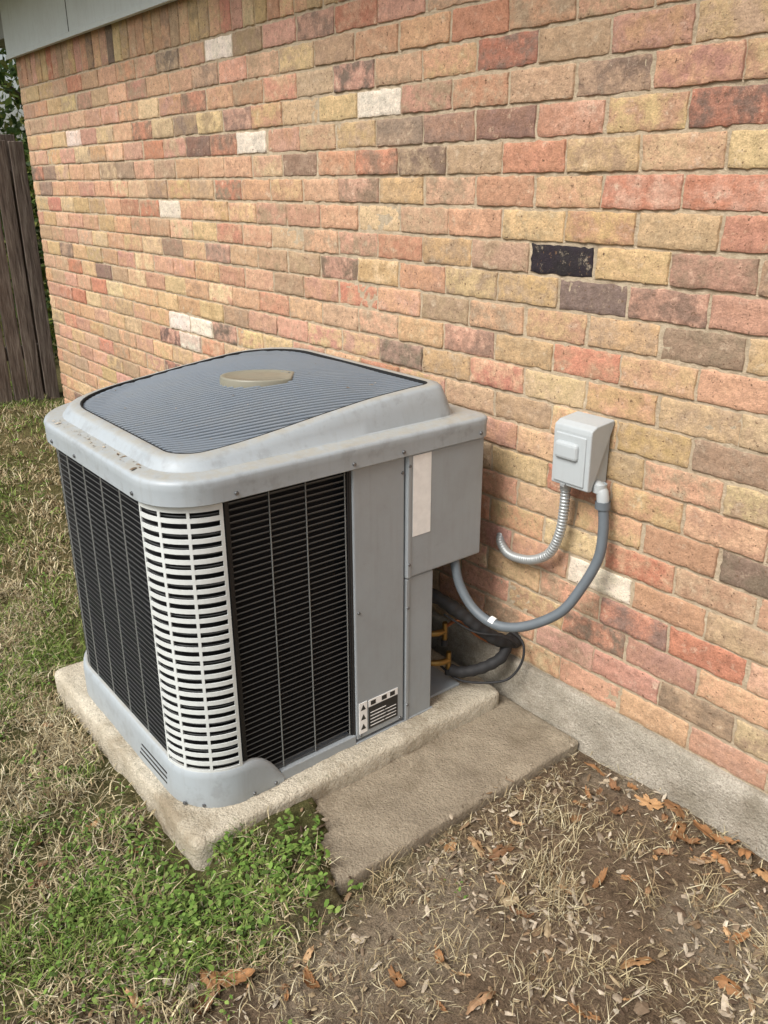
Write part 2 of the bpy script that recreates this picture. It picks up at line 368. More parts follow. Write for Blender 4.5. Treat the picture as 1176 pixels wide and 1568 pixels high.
def mixc(pg):
    def f(x,y,n):
        g=sst((fbm(x*3.2,y*3.2,61,4)-.5+ (pg-.5)*.9+.2)/.4)*.85; m=rng.random(n)<g
        return np.where(m[:,None],green(n),straw(n))
    return f
parts=[]
lw_=lambda x,y:lawn(x,y)*(.22+1.0*sst((fbm(x*6,y*6,66,3)-.38)/.2))
parts.append(blades(64000,(-3.4,-1.1),(-2.1,-1.0),lw_,.050,.0016,mixc(.44),.95,.45))
parts.append(blades(20000,(-3.3,-2.5),(-1.6,0),lw_,.048,.0018,mixc(.6),.85,.35))
parts.append(blades(56000,(-6.6,-3.3),(-2.6,0),lw_,.05,.0026,mixc(.58),.8,.3))
parts.append(blades(22000,(-12,-1.5),(-8,-2.0),lw_,.06,.004,mixc(.52),.7,.2))
dirtk=lambda x,y:(1-lawn(x,y)*.8)*(.2+1.*sst((fbm(x*4,y*4,71,3)-.42)/.2))
parts.append(blades(40000,(-1.6,.6),(-2.2,0),dirtk,.038,.0011,lambda x,y,n:straw(n)*.9,1.25,.85))
parts.append(blades(6000,(-1.6,.6),(-2.2,0),lambda x,y:(1-lawn(x,y))*sst((fbm(x*3,y*3,77,3)-.5)/.1),.045,.0013,mixc(.2),.6,.2))
tx=rng.uniform(-1.5,.3,60);ty=rng.uniform(-1.9,-.12,60)
for a_,b_ in list(zip(tx,ty))+[(-1.13,-.33),(-.98,-.62),(-.8,-.35),(-.72,-.2),(-1.02,-.38),(-.9,-.55)]:
    parts.append(blades(280,(a_-.07,a_+.07),(b_-.07,b_+.07),lambda x,y,a_=a_,b_=b_:np.exp(-((x-a_)**2+(y-b_)**2)/.0010),.070,.0012,lambda x,y,n:straw(n)*1.0,.95,.2))
tx=rng.uniform(-3.2,-1.45,90);ty=rng.uniform(-2.0,-1.18,90)
for a_,b_ in zip(tx,ty):
    cf=straw if rng.random()<.5 else green
    parts.append(blades(260,(a_-.06,a_+.06),(b_-.06,b_+.06),lambda x,y,a_=a_,b_=b_:np.exp(-((x-a_)**2+(y-b_)**2)/.0010),.07,.0016,lambda x,y,n,cf=cf:cf(n),.8,.1))
V,Fc,c=merge(parts); npmesh('grass',V,Fc,M_attr,cols=c)
def weeds(cx,cy,sp,npl,leaf):
    px=rng.normal(cx,sp[0],npl);py=rng.normal(cy,sp[1],npl)
    k=~onhard(px,py); px=px[k];py=py[k]
    K=9; n=len(px)*K
    x=np.repeat(px,K)+rng.normal(0,.014,n);y=np.repeat(py,K)+rng.normal(0,.014,n);z=gh(x,y)+rng.uniform(.004,.040,n)
    k=~onhard(x,y); x=x[k];y=y[k];z=z[k];n=len(x)
    s=leaf*rng.uniform(.5,1.35,n); az=rng.uniform(0,2*np.pi,n); tl=rng.uniform(-.7,.7,n)
    u=np.stack([np.cos(az)*np.cos(tl),np.sin(az)*np.cos(tl),np.sin(tl)],1); v=np.stack([-np.sin(az),np.cos(az),rng.uniform(-.4,.4,n)],1)
    c0=np.stack([x,y,z],1)
    sh=[(-1,0),(-.35,.45),(.4,.5),(1,0),(.4,-.5),(-.35,-.45)]
    P=np.stack([c0+u*(a*s)[:,None]+v*(b*s)[:,None] for a,b in sh],1); P[:,[1,2,4,5],2]+=.0015
    f=np.array([[0,1,5],[1,2,5],[2,4,5],[2,3,4]]); Fc=(f[None]+(np.arange(n)*6)[:,None,None]).reshape(-1,3)
    g=pal([(96,126,52),(110,138,62),(82,108,46),(124,144,74)],.6,1.1)(n)
    return P.reshape(-1,3),Fc,np.repeat(g,6,0)
W=[weeds(-1.43,-1.18,(.09,.08),70,.0085),weeds(-1.38,-1.0,(.08,.08),70,.0085),weeds(-1.62,-1.27,(.13,.06),50,.008),weeds(-1.52,-1.40,(.15,.10),60,.0075),weeds(-1.9,-1.35,(.2,.09),44,.007),weeds(-1.75,-1.6,(.25,.15),50,.007),weeds(-2.9,-1.3,(.4,.15),60,.008),weeds(-1.25,-1.45,(.14,.14),20,.006),weeds(-4.2,-1.1,(.8,.5),120,.01),weeds(-1.0,-1.2,(.3,.3),14,.005)]
V,Fc,c=merge(W); npmesh('clover_weeds',V,Fc,M_attr,cols=c)
n=24000; x=rng.uniform(-1.7,.6,n);y=rng.uniform(-2.1,-.03,n)
k=((1-lawn(x,y)*.8)*(.3+.9*sst((fbm(x*3.4,y*3.4,83,3)-.42)/.2)))>rng.random(n); hard=onhard(x,y); k&=~((x<-1.525)&(y>-1.145)); k&=~(hard&(rng.random(n)>.03+.25*np.exp(-(x+1.262)**2/.0006))); x=x[k];y=y[k];n=len(x);hard=hard[k]
s=rng.gamma(2.0,.0028,n)+.0015; el=rng.uniform(.18,.65,n); az=rng.uniform(0,2*np.pi,n); tl=rng.normal(0,.4,n)
u=np.stack([np.cos(az)*np.cos(tl),np.sin(az)*np.cos(tl),np.sin(tl)],1); v=np.stack([-np.sin(az),np.cos(az),rng.normal(0,.3,n)],1)
zz=np.where(hard,.013,gh(x,y)+.003)
def chips(c0,u,v,s,el,n):
    th=(s*.15)[:,None]*np.array([0,0,1.])
    q=[(-1,-.5),(-.3,-.9),(.9,-.7),(1,.3),(.1,1),(-.9,.6)]
    jr=rng.uniform(.7,1.2,(n,6))
    P=np.stack([c0+u*(a*s*jr[:,i])[:,None]+v*(b*s*el*jr[:,i])[:,None] for i,(a,b) in enumerate(q)]+[c0+th*1.6],1)
    f=np.array([[i,(i+1)%6,6] for i in range(6)]);Fc=(f[None]+(np.arange(n)*7)[:,None,None]).reshape(-1,3)
    return P.reshape(-1,3),Fc
chipc=pal([(150,136,118),(132,114,94),(172,158,138),(108,90,70),(184,170,150),(136,112,86),(90,74,60),(156,138,110),(192,180,160)],.65,1.1)
V,Fc=chips(np.stack([x,y,zz+np.abs(np.sin(tl))*s*.7],1),u,v,s,el,n)
npmesh('mulch_chips',V,Fc,M_chip,cols=np.repeat(chipc(n),7,0))
def leafmesh(x,y,s,az,seed,color,curl=.5,z=None):
    rs=np.random.default_rng(seed); K=44; rings=(0,.35,.7,1.0)
    a=np.linspace(0,2*np.pi,K,endpoint=False); nl=rs.choice([2.5,3.5,3.5,0])
    lob=(.62+.38*np.abs(np.cos(a*nl+rs.uniform(-.3,.3)))**.7)*(1-.3*np.abs(np.sin(a)))*(1+.07*rs.normal(size=K)); asp=rs.uniform(.45,.8)
    V=[]
    for r in rings:
        rad=r*(lob if r>.5 else .75*np.ones(K)*(lob.mean()))
        px=np.cos(a)*rad*1.3;py=np.sin(a)*rad*asp
        pz=curl*(py**2)*1.5+curl*.45*px**2+.08*rs.normal()*px+.07*np.sin(px*5+seed)+.05*np.sin(py*9+seed*2)+(.06*rs.normal(size=K) if r>.9 else 0)
        V.append(np.stack([px,py,pz],1))
    V=np.concatenate(V)*s
    tx_=rs.normal(0,.3);ty_=rs.normal(0,.35)
    if rs.random()<.5: V[:,2]*=-1
    V[:,2]+=V[:,0]*tx_+V[:,1]*ty_
    V[:,2]-=np.percentile(V[:,2],12)
    ca,sa=math.cos(az),math.sin(az); Vx=V[:,0]*ca-V[:,1]*sa;Vy=V[:,0]*sa+V[:,1]*ca
    zb=(float(gh(x,y)) if z is None else z)+.006
    P=np.stack([x+Vx,y+Vy,zb+V[:,2]],1)
    fs=[]
    for i in range(3):
        for k in range(K):
            A,B,C,D=i*K+k,i*K+(k+1)%K,(i+1)*K+(k+1)%K,(i+1)*K+k; fs+= [(A,B,C),(A,C,D)]
    mid=np.exp(-(np.concatenate([np.sin(a)*r for r in rings])/.12)**2)
    c=np.repeat(np.array([lin(color)]),len(P),0)*(1-.25*mid)[:,None]*rs.uniform(.8,1.1)*rs.uniform(.85,1.1,(len(P),1))
    return P,np.array(fs),c
LP=[];browns=[(156,114,76),(140,102,68),(170,132,92),(128,94,66),(182,148,110),(150,118,88)]
spots=[(-.80,-.07,.048),(-.72,-.06,.044),(-.88,-.10,.038),(-.66,-.09,.044),(-.78,-.14,.03),(-1.118,-.516,.038),(-1.16,-.55,.03),(-.705,-.52,.034),(-.95,-.62,.026),(-1.46,-1.06,.030),(-1.22,-1.22,.040),(-1.25,-1.26,.038),(-1.20,-1.30,.034),(-1.1,-1.1,.032),(-1.0,-.95,.030),(-.85,-.85,.032),(-.7,-.7,.028),(-1.08,-.10,.03),(-1.16,-.08,.028),(-.98,-.08,.035),(-.6,-.3,.028),(-.55,-.42,.028),(-.9,-.4,.022),(-1.3,-1.4,.03),(-1.85,-1.28,.024),(-1.7,-1.23,.022),(-1.33,-1.05,.02),(-.5,-.12,.045),(-.3,-.15,.04),(-.92,-.055,.03),(-.84,-.12,.03),(-.75,-.11,.032),(-1.02,-.16,.026),(-.86,-.2,.024),(-1.1,-.22,.02)]
for i,(a_,b_,s_) in enumerate(spots): LP.append(leafmesh(a_,b_,s_,random.uniform(0,6.3),i,random.choice(browns),curl=random.uniform(.4,1.1)))
for i in range(200):
    a_=random.uniform(-1.5,.4);b_=random.uniform(-1.9,-.06)
    if i%3==0: b_=-.06-abs(random.gauss(0,.12)); a_=random.uniform(-1.2,.3)
    if a_<-1.25 and b_>-.95: continue
    LP.append(leafmesh(a_,b_,random.uniform(.006,.020),random.uniform(0,6.3),100+i,random.choice(browns+[(130,108,84),(150,130,108),(170,154,130)]),curl=random.uniform(.3,1.2)))
for i in range(90):
    a_=random.uniform(-6,-1.7);b_=random.uniform(-2.4,-1.2)
    LP.append(leafmesh(a_,b_,random.uniform(.010,.026),random.uniform(0,6.3),400+i,random.choice(browns),curl=random.uniform(.3,1.)))
V,Fc,c=merge(LP); npmesh('dead_leaves',V,Fc,M_leafm,cols=c,smooth=True)
def tube_np(pts,rad,n=10,step=.01,catmull=True):
    P=[np.array(p,float) for p in pts]
    if catmull:
        Q=[2*P[0]-P[1]]+P+[2*P[-1]-P[-2]]; out=[]
        for i in range(1,len(Q)-2):
            m=max(2,int(np.linalg.norm(Q[i+1]-Q[i])/step))
            for k in range(m):
                t=k/m; a,b,c_,d=Q[i-1],Q[i],Q[i+1],Q[i+2]
                out.append(.5*((2*b)+(-a+c_)*t+(2*a-5*b+4*c_-d)*t*t+(-a+3*b-3*c_+d)*t**3))
        out.append(P[-1]); P=out
    P=np.array(P); T=np.gradient(P,axis=0); T/=np.linalg.norm(T,axis=1,keepdims=True)+1e-9
    nn=np.cross(T[0],[0,0,1.])
    if np.linalg.norm(nn)<1e-3: nn=np.array([1.,0,0])
    nn/=np.linalg.norm(nn); V=[];s=0
    for i in range(len(P)):
        nn=nn-T[i]*nn.dot(T[i]); nn/=np.linalg.norm(nn); bb=np.cross(T[i],nn)
        if i: s+=np.linalg.norm(P[i]-P[i-1])
        r=rad(s) if callable(rad) else rad
        for k in range(n):
            a=2*np.pi*k/n; V.append(P[i]+(nn*math.cos(a)+bb*math.sin(a))*r)
    fs=[(i*n+k,i*n+(k+1)%n,(i+1)*n+(k+1)%n,(i+1)*n+k) for i in range(len(P)-1) for k in range(n)]
    return np.array(V),np.array(fs)
def tube(name,pts,rad,mat,parent,n=14,step=.01,catmull=True):
    V,f=tube_np(pts,rad,n,step,catmull); return npmesh(name,V,f,mat,parent,smooth=True)

# =================== AC UNIT
ac=empty('air_conditioner_unit')
def rrect(x0,x1,y0,y1,rNR,rFL,rBL,rBR,K=10,E=24):
    cs=[(x1-rBR,y1-rBR,rBR,0),(x0+rBL,y1-rBL,rBL,90),(x0+rFL,y0+rFL,rFL,180),(x1-rNR,y0+rNR,rNR,270)]
    pts=[]
    for i,(cx,cy,r,a0) in enumerate(cs):
        arc=[(cx+r*math.cos(math.radians(a0+90*k/K)),cy+r*math.sin(math.radians(a0+90*k/K))) for k in range(K+1)]
        pts+=arc
        c2=cs[(i+1)%4]; a=math.radians(c2[3]); ex=(c2[0]+c2[2]*math.cos(a),c2[1]+c2[2]*math.sin(a)); s=arc[-1]
        for k in range(1,E): t=k/E; pts.append((s[0]+(ex[0]-s[0])*t,s[1]+(ex[1]-s[1])*t))
    return np.array(pts)
def topz(x,y): return .980+.048*sst((y+.98)/.56)+.014*sst((y+.6)/.4)
def domez(x,y):
    d=((x+2.07)/.40)**2+((y+.63)/.38)**2
    return topz(x,y)+.022*np.clip(1-d,0,1)
def loft(name,loops,mat,parent,smooth=True,cap=False):
    n=len(loops[0]);V=np.concatenate(loops);fs=[]
    for i in range(len(loops)-1):
        for k in range(n): fs.append((i*n+k,i*n+(k+1)%n,(i+1)*n+(k+1)%n,(i+1)*n+k))
    if cap: fs.append(tuple((len(loops)-1)*n+k for k in range(n)))
    return pymesh(name,V,fs,mat,parent,smooth)
def dk(i): return rrect(-2.522+i,-1.592-i,-1.112+i,-.118-i,.145-i*.8,.24-i*.8,.10-i*.8,.035-i*.5)
def h(o,z): return np.hstack([o,(np.full((len(o),1),z) if np.isscalar(z) else z[:,None])])
loops=[h(dk(.02),.890),h(dk(.002),.890),h(dk(0),.892),h(dk(0),.895),h(dk(0),.925),h(dk(-.0015),.940),h(dk(.001),.946),h(dk(.006),.950),h(dk(.012),.9515),h(dk(.022),.953)]
ob=rrect(-2.488,-1.636,-1.068,-.195,.115,.23,.14,.05)
o1=rrect(-2.486,-1.640,-1.065,-.200,.112,.23,.14,.05)
o2=rrect(-2.482,-1.650,-1.058,-.212,.105,.23,.15,.048)
o3=rrect(-2.479,-1.660,-1.050,-.224,.098,.23,.16,.045)
o3b=rrect(-2.475,-1.668,-1.042,-.234,.09,.23,.165,.04)
o4=rrect(-2.467,-1.680,-1.030,-.250,.08,.225,.17,.035)
o5=rrect(-2.461,-1.688,-1.022,-.260,.07,.22,.18,.03)
tz=lambda o:topz(o[:,0],o[:,1])
loops+=[h(ob,.955),h(ob,.9552),h(o1,.958)]
t2=tz(o2);loops+=[h(o2,.958+(t2-.958)*.50),h(o3,.958+(tz(o3)-.958)*.9),h(o3b,tz(o3b)+.001),h(o4,tz(o4)+.004),h(o5,tz(o5)+.003),h(o5,tz(o5)-.02)]
hood=loft('hood',loops,M_hood,ac)
sm=hood.modifiers.new('s','EDGE_SPLIT'); sm.split_angle=math.radians(38)
us=[]; cxy=np.array([-2.07,-.63])
for t in (1,.8,.6,.4,.2,.02):
    o=cxy+(o5-cxy)*t; us.append(h(o,domez(o[:,0],o[:,1])-.028))
loft('grille_backing',us,M_under,ac,cap=True)
dv=np.array([.36,.933]);nv=np.array([-dv[1],dv[0]])
def inside_int(c):
    ss=[]
    for k in range(len(o5)):
        a,b=o5[k],o5[(k+1)%len(o5)]; da=(a-c)@nv;db=(b-c)@nv
        if (da<=0)!=(db<=0):
            t=da/(da-db); p=a+(b-a)*t; ss.append((p-c)@dv)
    return (min(ss),max(ss)) if len(ss)>=2 else None
V=[];Fs=[];off=-.62;pitch=.0185;w=.0038
while off<.62:
    c0=np.array([-2.07,-.63])+nv*off; it=inside_int(c0); off+=pitch
    if not it or it[1]-it[0]<.03: continue
    m=max(3,int((it[1]-it[0])/.02)); base=len(V)
    for k in range(m+1):
        s=it[0]+.002+(it[1]-it[0]-.004)*k/m; p=c0+dv*s; z=float(domez(p[0],p[1]))
        dd=.004 if k in(0,m) else 0
        for (q,dz) in ((-w*.8,-.007),(-w,-.0035-dd),(-w*.55,-.0004-dd),(w*.55,-.0004-dd),(w,-.0035-dd),(w*.8,-.007)):
            V.append((p[0]+nv[0]*q,p[1]+nv[1]*q,z+dz))
    for k in range(m):
        for j in range(5): a=base+k*6+j; Fs.append((a,a+1,a+7,a+6))
npmesh('grille_ribs',V,Fs,M_grille,ac,smooth=True)
loft('grille_rim',[h(o5,tz(o5)+.0),h(o5,tz(o5)+.0035),h(cxy+(o5-cxy)*.99,tz(o5)+.0035),h(cxy+(o5-cxy)*.985,tz(o5)-.004)],M_under,ac)
e1=np.array([.63,.78]);e2=np.array([-.78,.63]);EC=np.array([-2.060,-.577])
eo=[]
for k in range(64):
    a=2*math.pi*k/64; u=math.cos(a)*.115;v=math.sin(a)*.078
    u=min(u,.092) ; eo.append(EC+e1*u+e2*v)
eo=np.array(eo); ez=float(domez(-2.07,-.6))
def es(s,z): return h(EC+(eo-EC)*s,z)
loft('emblem',[es(1.02,ez-.015),es(1,ez+.006),es(.985,ez+.009),es(.95,ez+.010),es(.90,ez+.0105),es(.87,ez+.008),es(.5,ez+.009)],M_emb,ac,cap=True)
n=90; t_=rng.random(n); x=np.where(t_<.6,rng.uniform(-2.3,-1.72,n),rng.uniform(-2.4,-1.75,n)); y=np.where(t_<.6,rng.uniform(-1.10,-1.07,n),rng.uniform(-1.0,-.35,n)); z=np.where(t_<.6,.955,domez(x,y)+.001)
az=rng.uniform(0,6.28,n); s=rng.gamma(2,.0013,n)+.001
V,Fc=chips(np.stack([x,y,z],1),np.stack([np.cos(az),np.sin(az),0*az],1),np.stack([-np.sin(az),np.cos(az),0*az],1),s,rng.uniform(.2,.6,n),n)
npmesh('debris',V,Fc,M_chip,ac,cols=np.repeat(chipc(n),7,0))
X0,X1,Y0,RF,RN=-2.500,-1.61,-1.092,.20,.135
def path(off=0.,end=-.602):
    x0,x1,y0=X0-off,X1+off,Y0-off; rF,rN=RF+off,RN+off
    P=[]
    def line(a,b,n):
        for k in range(n): P.append((a[0]+(b[0]-a[0])*k/n,a[1]+(b[1]-a[1])*k/n))
    line((-2.0,-.14+off),(x0+.08,-.14+off),6)
    for k in range(8): a=math.radians(90+90*k/8); P.append((x0+.08+.08*math.cos(a),-.22+off+.08*math.sin(a)))
    line((x0,-.22+off),(x0,y0+rF),8)
    iFL=len(P)
    for k in range(12): a=math.radians(180+90*k/12); P.append((x0+rF+rF*math.cos(a),y0+rF+rF*math.sin(a)))
    line((x0+rF,y0),(x1-rN,y0),14); iNR=len(P)
    for k in range(13): a=math.radians(270+90*k/12); P.append((x1-rN+rN*math.cos(a),y0+rN+rN*math.sin(a)))
    iE=len(P)-1
    if end>y0+rN:
        for k in range(1,9): P.append((x1,y0+rN+(end-y0-rN)*k/8))
    return np.array(P),iFL,iNR,iE
def strip(profile,sl=slice(None),end=-.602):
    rows=[]
    for off,z in profile:
        p=path(off,end=end)[0][sl]; rows.append(np.hstack([p,np.full((len(p),1),z)]))
    n=len(rows[0]);V=np.concatenate(rows);m=len(rows)
    ii,jj=np.meshgrid(np.arange(m-1),np.arange(n-1),indexing='ij');a=(ii*n+jj).ravel()
    return V,np.stack([a,a+1,a+n+1,a+n],1)
def addparts(name,parts,mat,parent,smooth=True):
    o=0;VV=[];FF=[]
    for v,f in parts: VV.append(v);FF.append(f+o);o+=len(v)
    return npmesh(name,np.concatenate(VV),np.concatenate(FF),mat,parent,smooth=smooth)
P0,iFL,iNR,iE=path()
parts=[];z=.100
while z<.888:
    parts.append(strip([(-.016,z-.0075),(-.0055,z-.0004),(-.0045,z+.0013),(-.0055,z+.0028)])); z+=.0158
addparts('louvre_slats',parts,M_slat,ac)
addparts('coil_dark',[strip([(-.028,.06),(-.028,.9)])],M_black,ac)
def vwire(i,f,z0=.10,z1=.893,w=.0014,off=-.002):
    Pp=path(off)[0]; a=Pp[i];b=Pp[min(i+1,len(Pp)-1)]; c=a+(b-a)*f; d=(b-a)/np.linalg.norm(b-a); n_=np.array([d[1],-d[0]])
    V=[]
    for z in (z0,z1):
        for s,o in ((-w,-.003),(-w*.5,0),(w*.5,0),(w,-.003)): q=c+d*s+n_*o; V.append((*q,z))
    return np.array(V),np.array([[0,1,5,4],[1,2,6,5],[2,3,7,6]])
parts=[]
for i in list(range(iFL-7,iFL+12,3))+[iFL+12+k for k in range(1,14,3)]: parts.append(vwire(i,.5))
for yy in (-.835,-.732,-.615):
    t=(yy-P0[iE][1])/(P0[-1][1]-P0[iE][1])*8; i=iE+int(max(0,min(7,math.floor(t)))); parts.append(vwire(i,t-math.floor(t) if 0<=t<8 else .0))
addparts('louvre_wires',parts,M_wire,ac)
for yy in (-.948,-.604): box('coil_edge_channel',-1.64,-1.6105,yy-.006,yy+.006,.09,.892,M_black,ac,bev=.001,seg=1)
def corner_post(name,center,r,a0,a1,z0,z1,ext=.006):
    Ltot=r*math.radians(a1-a0)+2*ext
    def pos(s):
        s=s-ext; L=r*math.radians(a1-a0)
        if s<0: a=math.radians(a0); return (center[0]+r*math.cos(a)+s*(-math.sin(a)),center[1]+r*math.sin(a)+s*math.cos(a))
        if s>L: a=math.radians(a1); return (center[0]+r*math.cos(a)+(s-L)*(-math.sin(a)),center[1]+r*math.sin(a)+(s-L)*math.cos(a))
        a=math.radians(a0)+s/r; return (center[0]+r*math.cos(a),center[1]+r*math.sin(a))
    S=[0.];solid=[]
    cols=[(0,.006,1),(.006,.30*Ltot,0),(.30*Ltot,.30*Ltot+.007,1),(.30*Ltot+.007,.62*Ltot,0),(.62*Ltot,.62*Ltot+.007,1),(.62*Ltot+.007,Ltot-.008,0),(Ltot-.008,Ltot,1)]
    for a,b,f in cols:
        n=max(1,round((b-a)/.014))
        for k in range(n): S.append(a+(b-a)*(k+1)/n); solid.append(f)
    zs=[z0];zf=[];z=z0+.012;zs.append(z);zf.append(1); ptch=.0252;sl=.0140
    while z+ptch<z1-.002:
        zs+= [z+sl,z+ptch]; zf+=[0,1]; z+=ptch
    zs.append(z1);zf.append(1)
    bm=bmesh.new(); grid=[[bm.verts.new((*pos(s),zz)) for s in S] for zz in zs]
    for i in range(len(zs)-1):
        for j in range(len(S)-1):
            if zf[i] or solid[j]: bm.faces.new((grid[i][j],grid[i][j+1],grid[i+1][j+1],grid[i+1][j]))
    bmesh.ops.delete(bm,geom=[v for v in bm.verts if not v.link_faces],context='VERTS')
    me=bpy.data.meshes.new(name);bm.to_mesh(me);bm.free();me.materials.append(M_post)
    o=link(bpy.data.objects.new(name,me),ac); md=o.modifiers.new('s','SOLIDIFY'); md.thickness=.003; md.offset=-1
    return o
corner_post('corner_post',(X1-RN,Y0+RN),.141,272,356,.165,.893)
corner_post('corner_post_far',(X0+RF,Y0+RF),.206,195,230,.165,.893)
def skirt():
    prof=[(-.02,.048),(.006,.05),(.011,.062),(.011,.10),(.011,.15),(.008,.168),(.003,.174),(-.004,.1745)]
    rows=[]
    for off,z in prof:
        p=path(off,end=-.845)[0][iFL-9:]
        rows.append(np.hstack([p,np.full((len(p),1),z)]))
    n=len(rows[0]); V=[]
    for r_ in rows:
        for k,p in enumerate(r_):
            q=p.copy()
            if p[0]>-1.62 and p[1]>-.96:
                u=(p[1]+.96)/.115; zm=.176-(.176-.085)*max(0,u)**2.6
                q[2]=.05+(q[2]-.05)*(zm-.05)/(.126)
            V.append(q)
    V=np.array(V);m=len(rows);ii,jj=np.meshgrid(np.arange(m-1),np.arange(n-1),indexing='ij');a=(ii*n+jj).ravel()
    return V,np.stack([a,a+1,a+n+1,a+n],1)
v,f=skirt(); npmesh('base_skirt',v,f,M_hood,ac,smooth=True)
box('base_rail',-1.66,-1.603,-.85,-.60,.052,.096,M_grey,ac)
box('base_pan',-2.46,-1.64,-1.05,-.16,.050,.075,M_grey,ac,bev=.004)
for (a_,b_) in ((-2.35,-.95),(-1.8,-.95),(-2.35,-.3),(-1.75,-.38)): box('foot',a_-.05,a_+.05,b_-.05,b_+.05,.045,.062,M_black,ac,bev=.003)
for k in range(3):
    zc=.086+k*.018; y_=-1.092-.0122
    box('skirt_vent',-1.93+k*.01,-1.76+k*.004,y_,y_+.004,zc,zc+.006,M_blk,ac,bev=.001,seg=1)
XF=-1.603
box('service_panel',-1.70,XF,-.598,-.427,.078,.890,M_grey,ac,bev=.004)
box('panel_flange',-1.66,XF-.005,-.6045,-.598,.07,.890,M_blk,ac,bev=.001,seg=1)
box('lower_access_panel',-1.74,XF-.001,-.421,-.318,.062,.530,M_grey,ac,bev=.004)
box('bottom_lip',-1.66,XF+.002,-.60,-.312,.050,.070,M_grey,ac,bev=.002)
box('control_cabinet',-1.93,XF+.004,-.4225,-.137,.532,.890,M_grey,ac,bev=.006,seg=3)
box('cabinet_seam_strip',-1.62,XF+.0065,-.420,-.408,.534,.889,M_grey,ac,bev=.002)
box('lower_seam_strip',-1.62,XF+.002,-.420,-.408,.066,.528,M_grey,ac,bev=.002)
box('body_core',-2.44,-1.70,-1.0,-.33,.07,.890,M_black,ac,bev=0)
box('body_core_back',-2.44,-1.94,-.335,-.17,.07,.890,M_black,ac,bev=0)
box('rear_side_panel',-1.96,-1.935,-.33,-.16,.07,.53,M_grey,ac,bev=.002)
box('white_sticker',XF+.0035,XF+.0052,-.402,-.338,.655,.885,M_white,ac,bev=0)
box('label_black',XF-.001,XF+.0012,-.556,-.45,.098,.170,M_blk,ac,bev=0)
box('label_white_top',XF-.001,XF+.0016,-.556,-.45,.172,.194,M_white,ac,bev=0)
box('label_icons',XF-.001,XF+.0018,-.590,-.562,.095,.196,M_white,ac,bev=0)
for k in range(3):
    zc=.108+k*.032
    pymesh('label_triangle',[(XF+.0024,-.585,zc),(XF+.0024,-.567,zc),(XF+.0024,-.576,zc+.018)],[(0,1,2)],M_blk,ac)
for k in range(5): box('label_text',XF-.001,XF+.0018,-.550,-.50+.006*(k%3),.106+k*.011,.1085+k*.011,M_white,ac,bev=0)
for k in range(4): box('label_text',XF-.001,XF+.0018,-.496,-.456,.106+k*.011,.108+k*.011,M_white,ac,bev=0)
for a_ in (-.54,-.50,-.47): box('label_mark',XF-.001,XF+.002,a_-.009,a_+.009,.176,.190,M_blk,ac,bev=0)
box('cabinet_side_label',-1.66,-1.62,-.1365,-.1355,.80,.86,M_white,ac,bev=0)
def screw(p,nrm,r=.0055):
    bm=bmesh.new(); bmesh.ops.create_cone(bm,cap_ends=True,segments=12,radius1=r,radius2=r*.75,depth=.004)
    q=Vector((0,0,1)).rotation_difference(Vector(nrm)).to_matrix().to_4x4(); bmesh.ops.transform(bm,matrix=Matrix.Translation(p)@q,verts=bm.verts)
    me=bpy.data.meshes.new('screw');bm.to_mesh(me);bm.free();me.materials.append(M_screw);link(bpy.data.objects.new('screw',me),ac)
for y_ in (-.93,-.60,-.44,-.16): screw((-1.590,y_,.905),(1,0,0))
for x_ in (-1.74,-2.1,-2.27): screw((x_,-1.114,.905),(0,-1,0))
for y_,z_ in ((-.585,.48),(-.435,.845),(-.585,.09),(-.44,.086)): screw((XF+.001,y_,z_),(1,0,0),.005)
for z_ in (.86,.575): screw((XF+.007,-.414,z_),(1,0,0),.005)
for z_ in (.44,.12): screw((XF+.003,-.414,z_),(1,0,0),.005)
for y_ in (-.935,-.87): screw((-1.598,y_,.072),(1,0,0))
screw((-1.68,-1.095,.072),(.5,-.8,0));screw((-1.64,-1.06,.072),(.8,-.6,0))
for z_,x_ in ((.16,-1.67),(.255,-1.69)):
    tube('service_valve',[(x_-.06,-.30,z_),(x_,-.235,z_),(x_+.01,-.195,z_)],.010,M_brass,ac)
    tube('valve_stem',[(x_+.01,-.195,z_-.03),(x_+.01,-.195,z_+.03)],.009,M_brass,ac,catmull=False,n=6)
    tube('valve_cap',[(x_+.01,-.195,z_-.05),(x_+.01,-.195,z_-.028)],.011,M_rub,ac,catmull=False)
ls=empty('refrigerant_line_set')
tube('suction_line',[(-1.80,-.30,.40),(-1.70,-.235,.385),(-1.63,-.17,.325),(-1.57,-.10,.25),(-1.55,-.03,.215),(-1.555,.03,.21)],lambda s:.021+.0012*math.sin(s*200)+.001*math.sin(s*71),M_rub,ls,step=.006)
tube('suction_line_lower',[(-1.66,-.19,.125),(-1.63,-.165,.12),(-1.59,-.12,.135),(-1.55,-.075,.175),(-1.56,-.03,.215),(-1.57,.03,.225)],lambda s:.018+.0012*math.sin(s*190),M_rub,ls,step=.006)
tube('liquid_line',[(-1.68,-.195,.27),(-1.64,-.17,.30),(-1.60,-.13,.25),(-1.57,-.05,.20),(-1.57,.03,.20)],.0055,M_copper,ls)
tube('control_wire',[(-1.70,-.2,.13),(-1.64,-.18,.098),(-1.58,-.15,.10),(-1.51,-.09,.12),(-1.483,-.055,.18),(-1.50,-.035,.235),(-1.56,-.03,.25),(-1.62,-.08,.30)],.004,M_rub,ls)
tube('control_wire_b',[(-1.66,-.22,.33),(-1.59,-.16,.28),(-1.53,-.10,.27),(-1.515,-.05,.23),(-1.54,-.02,.2)],.0035,M_rub,ls)
db=empty('electrical_disconnect_box')
bx0,bx1=-1.385,-1.268
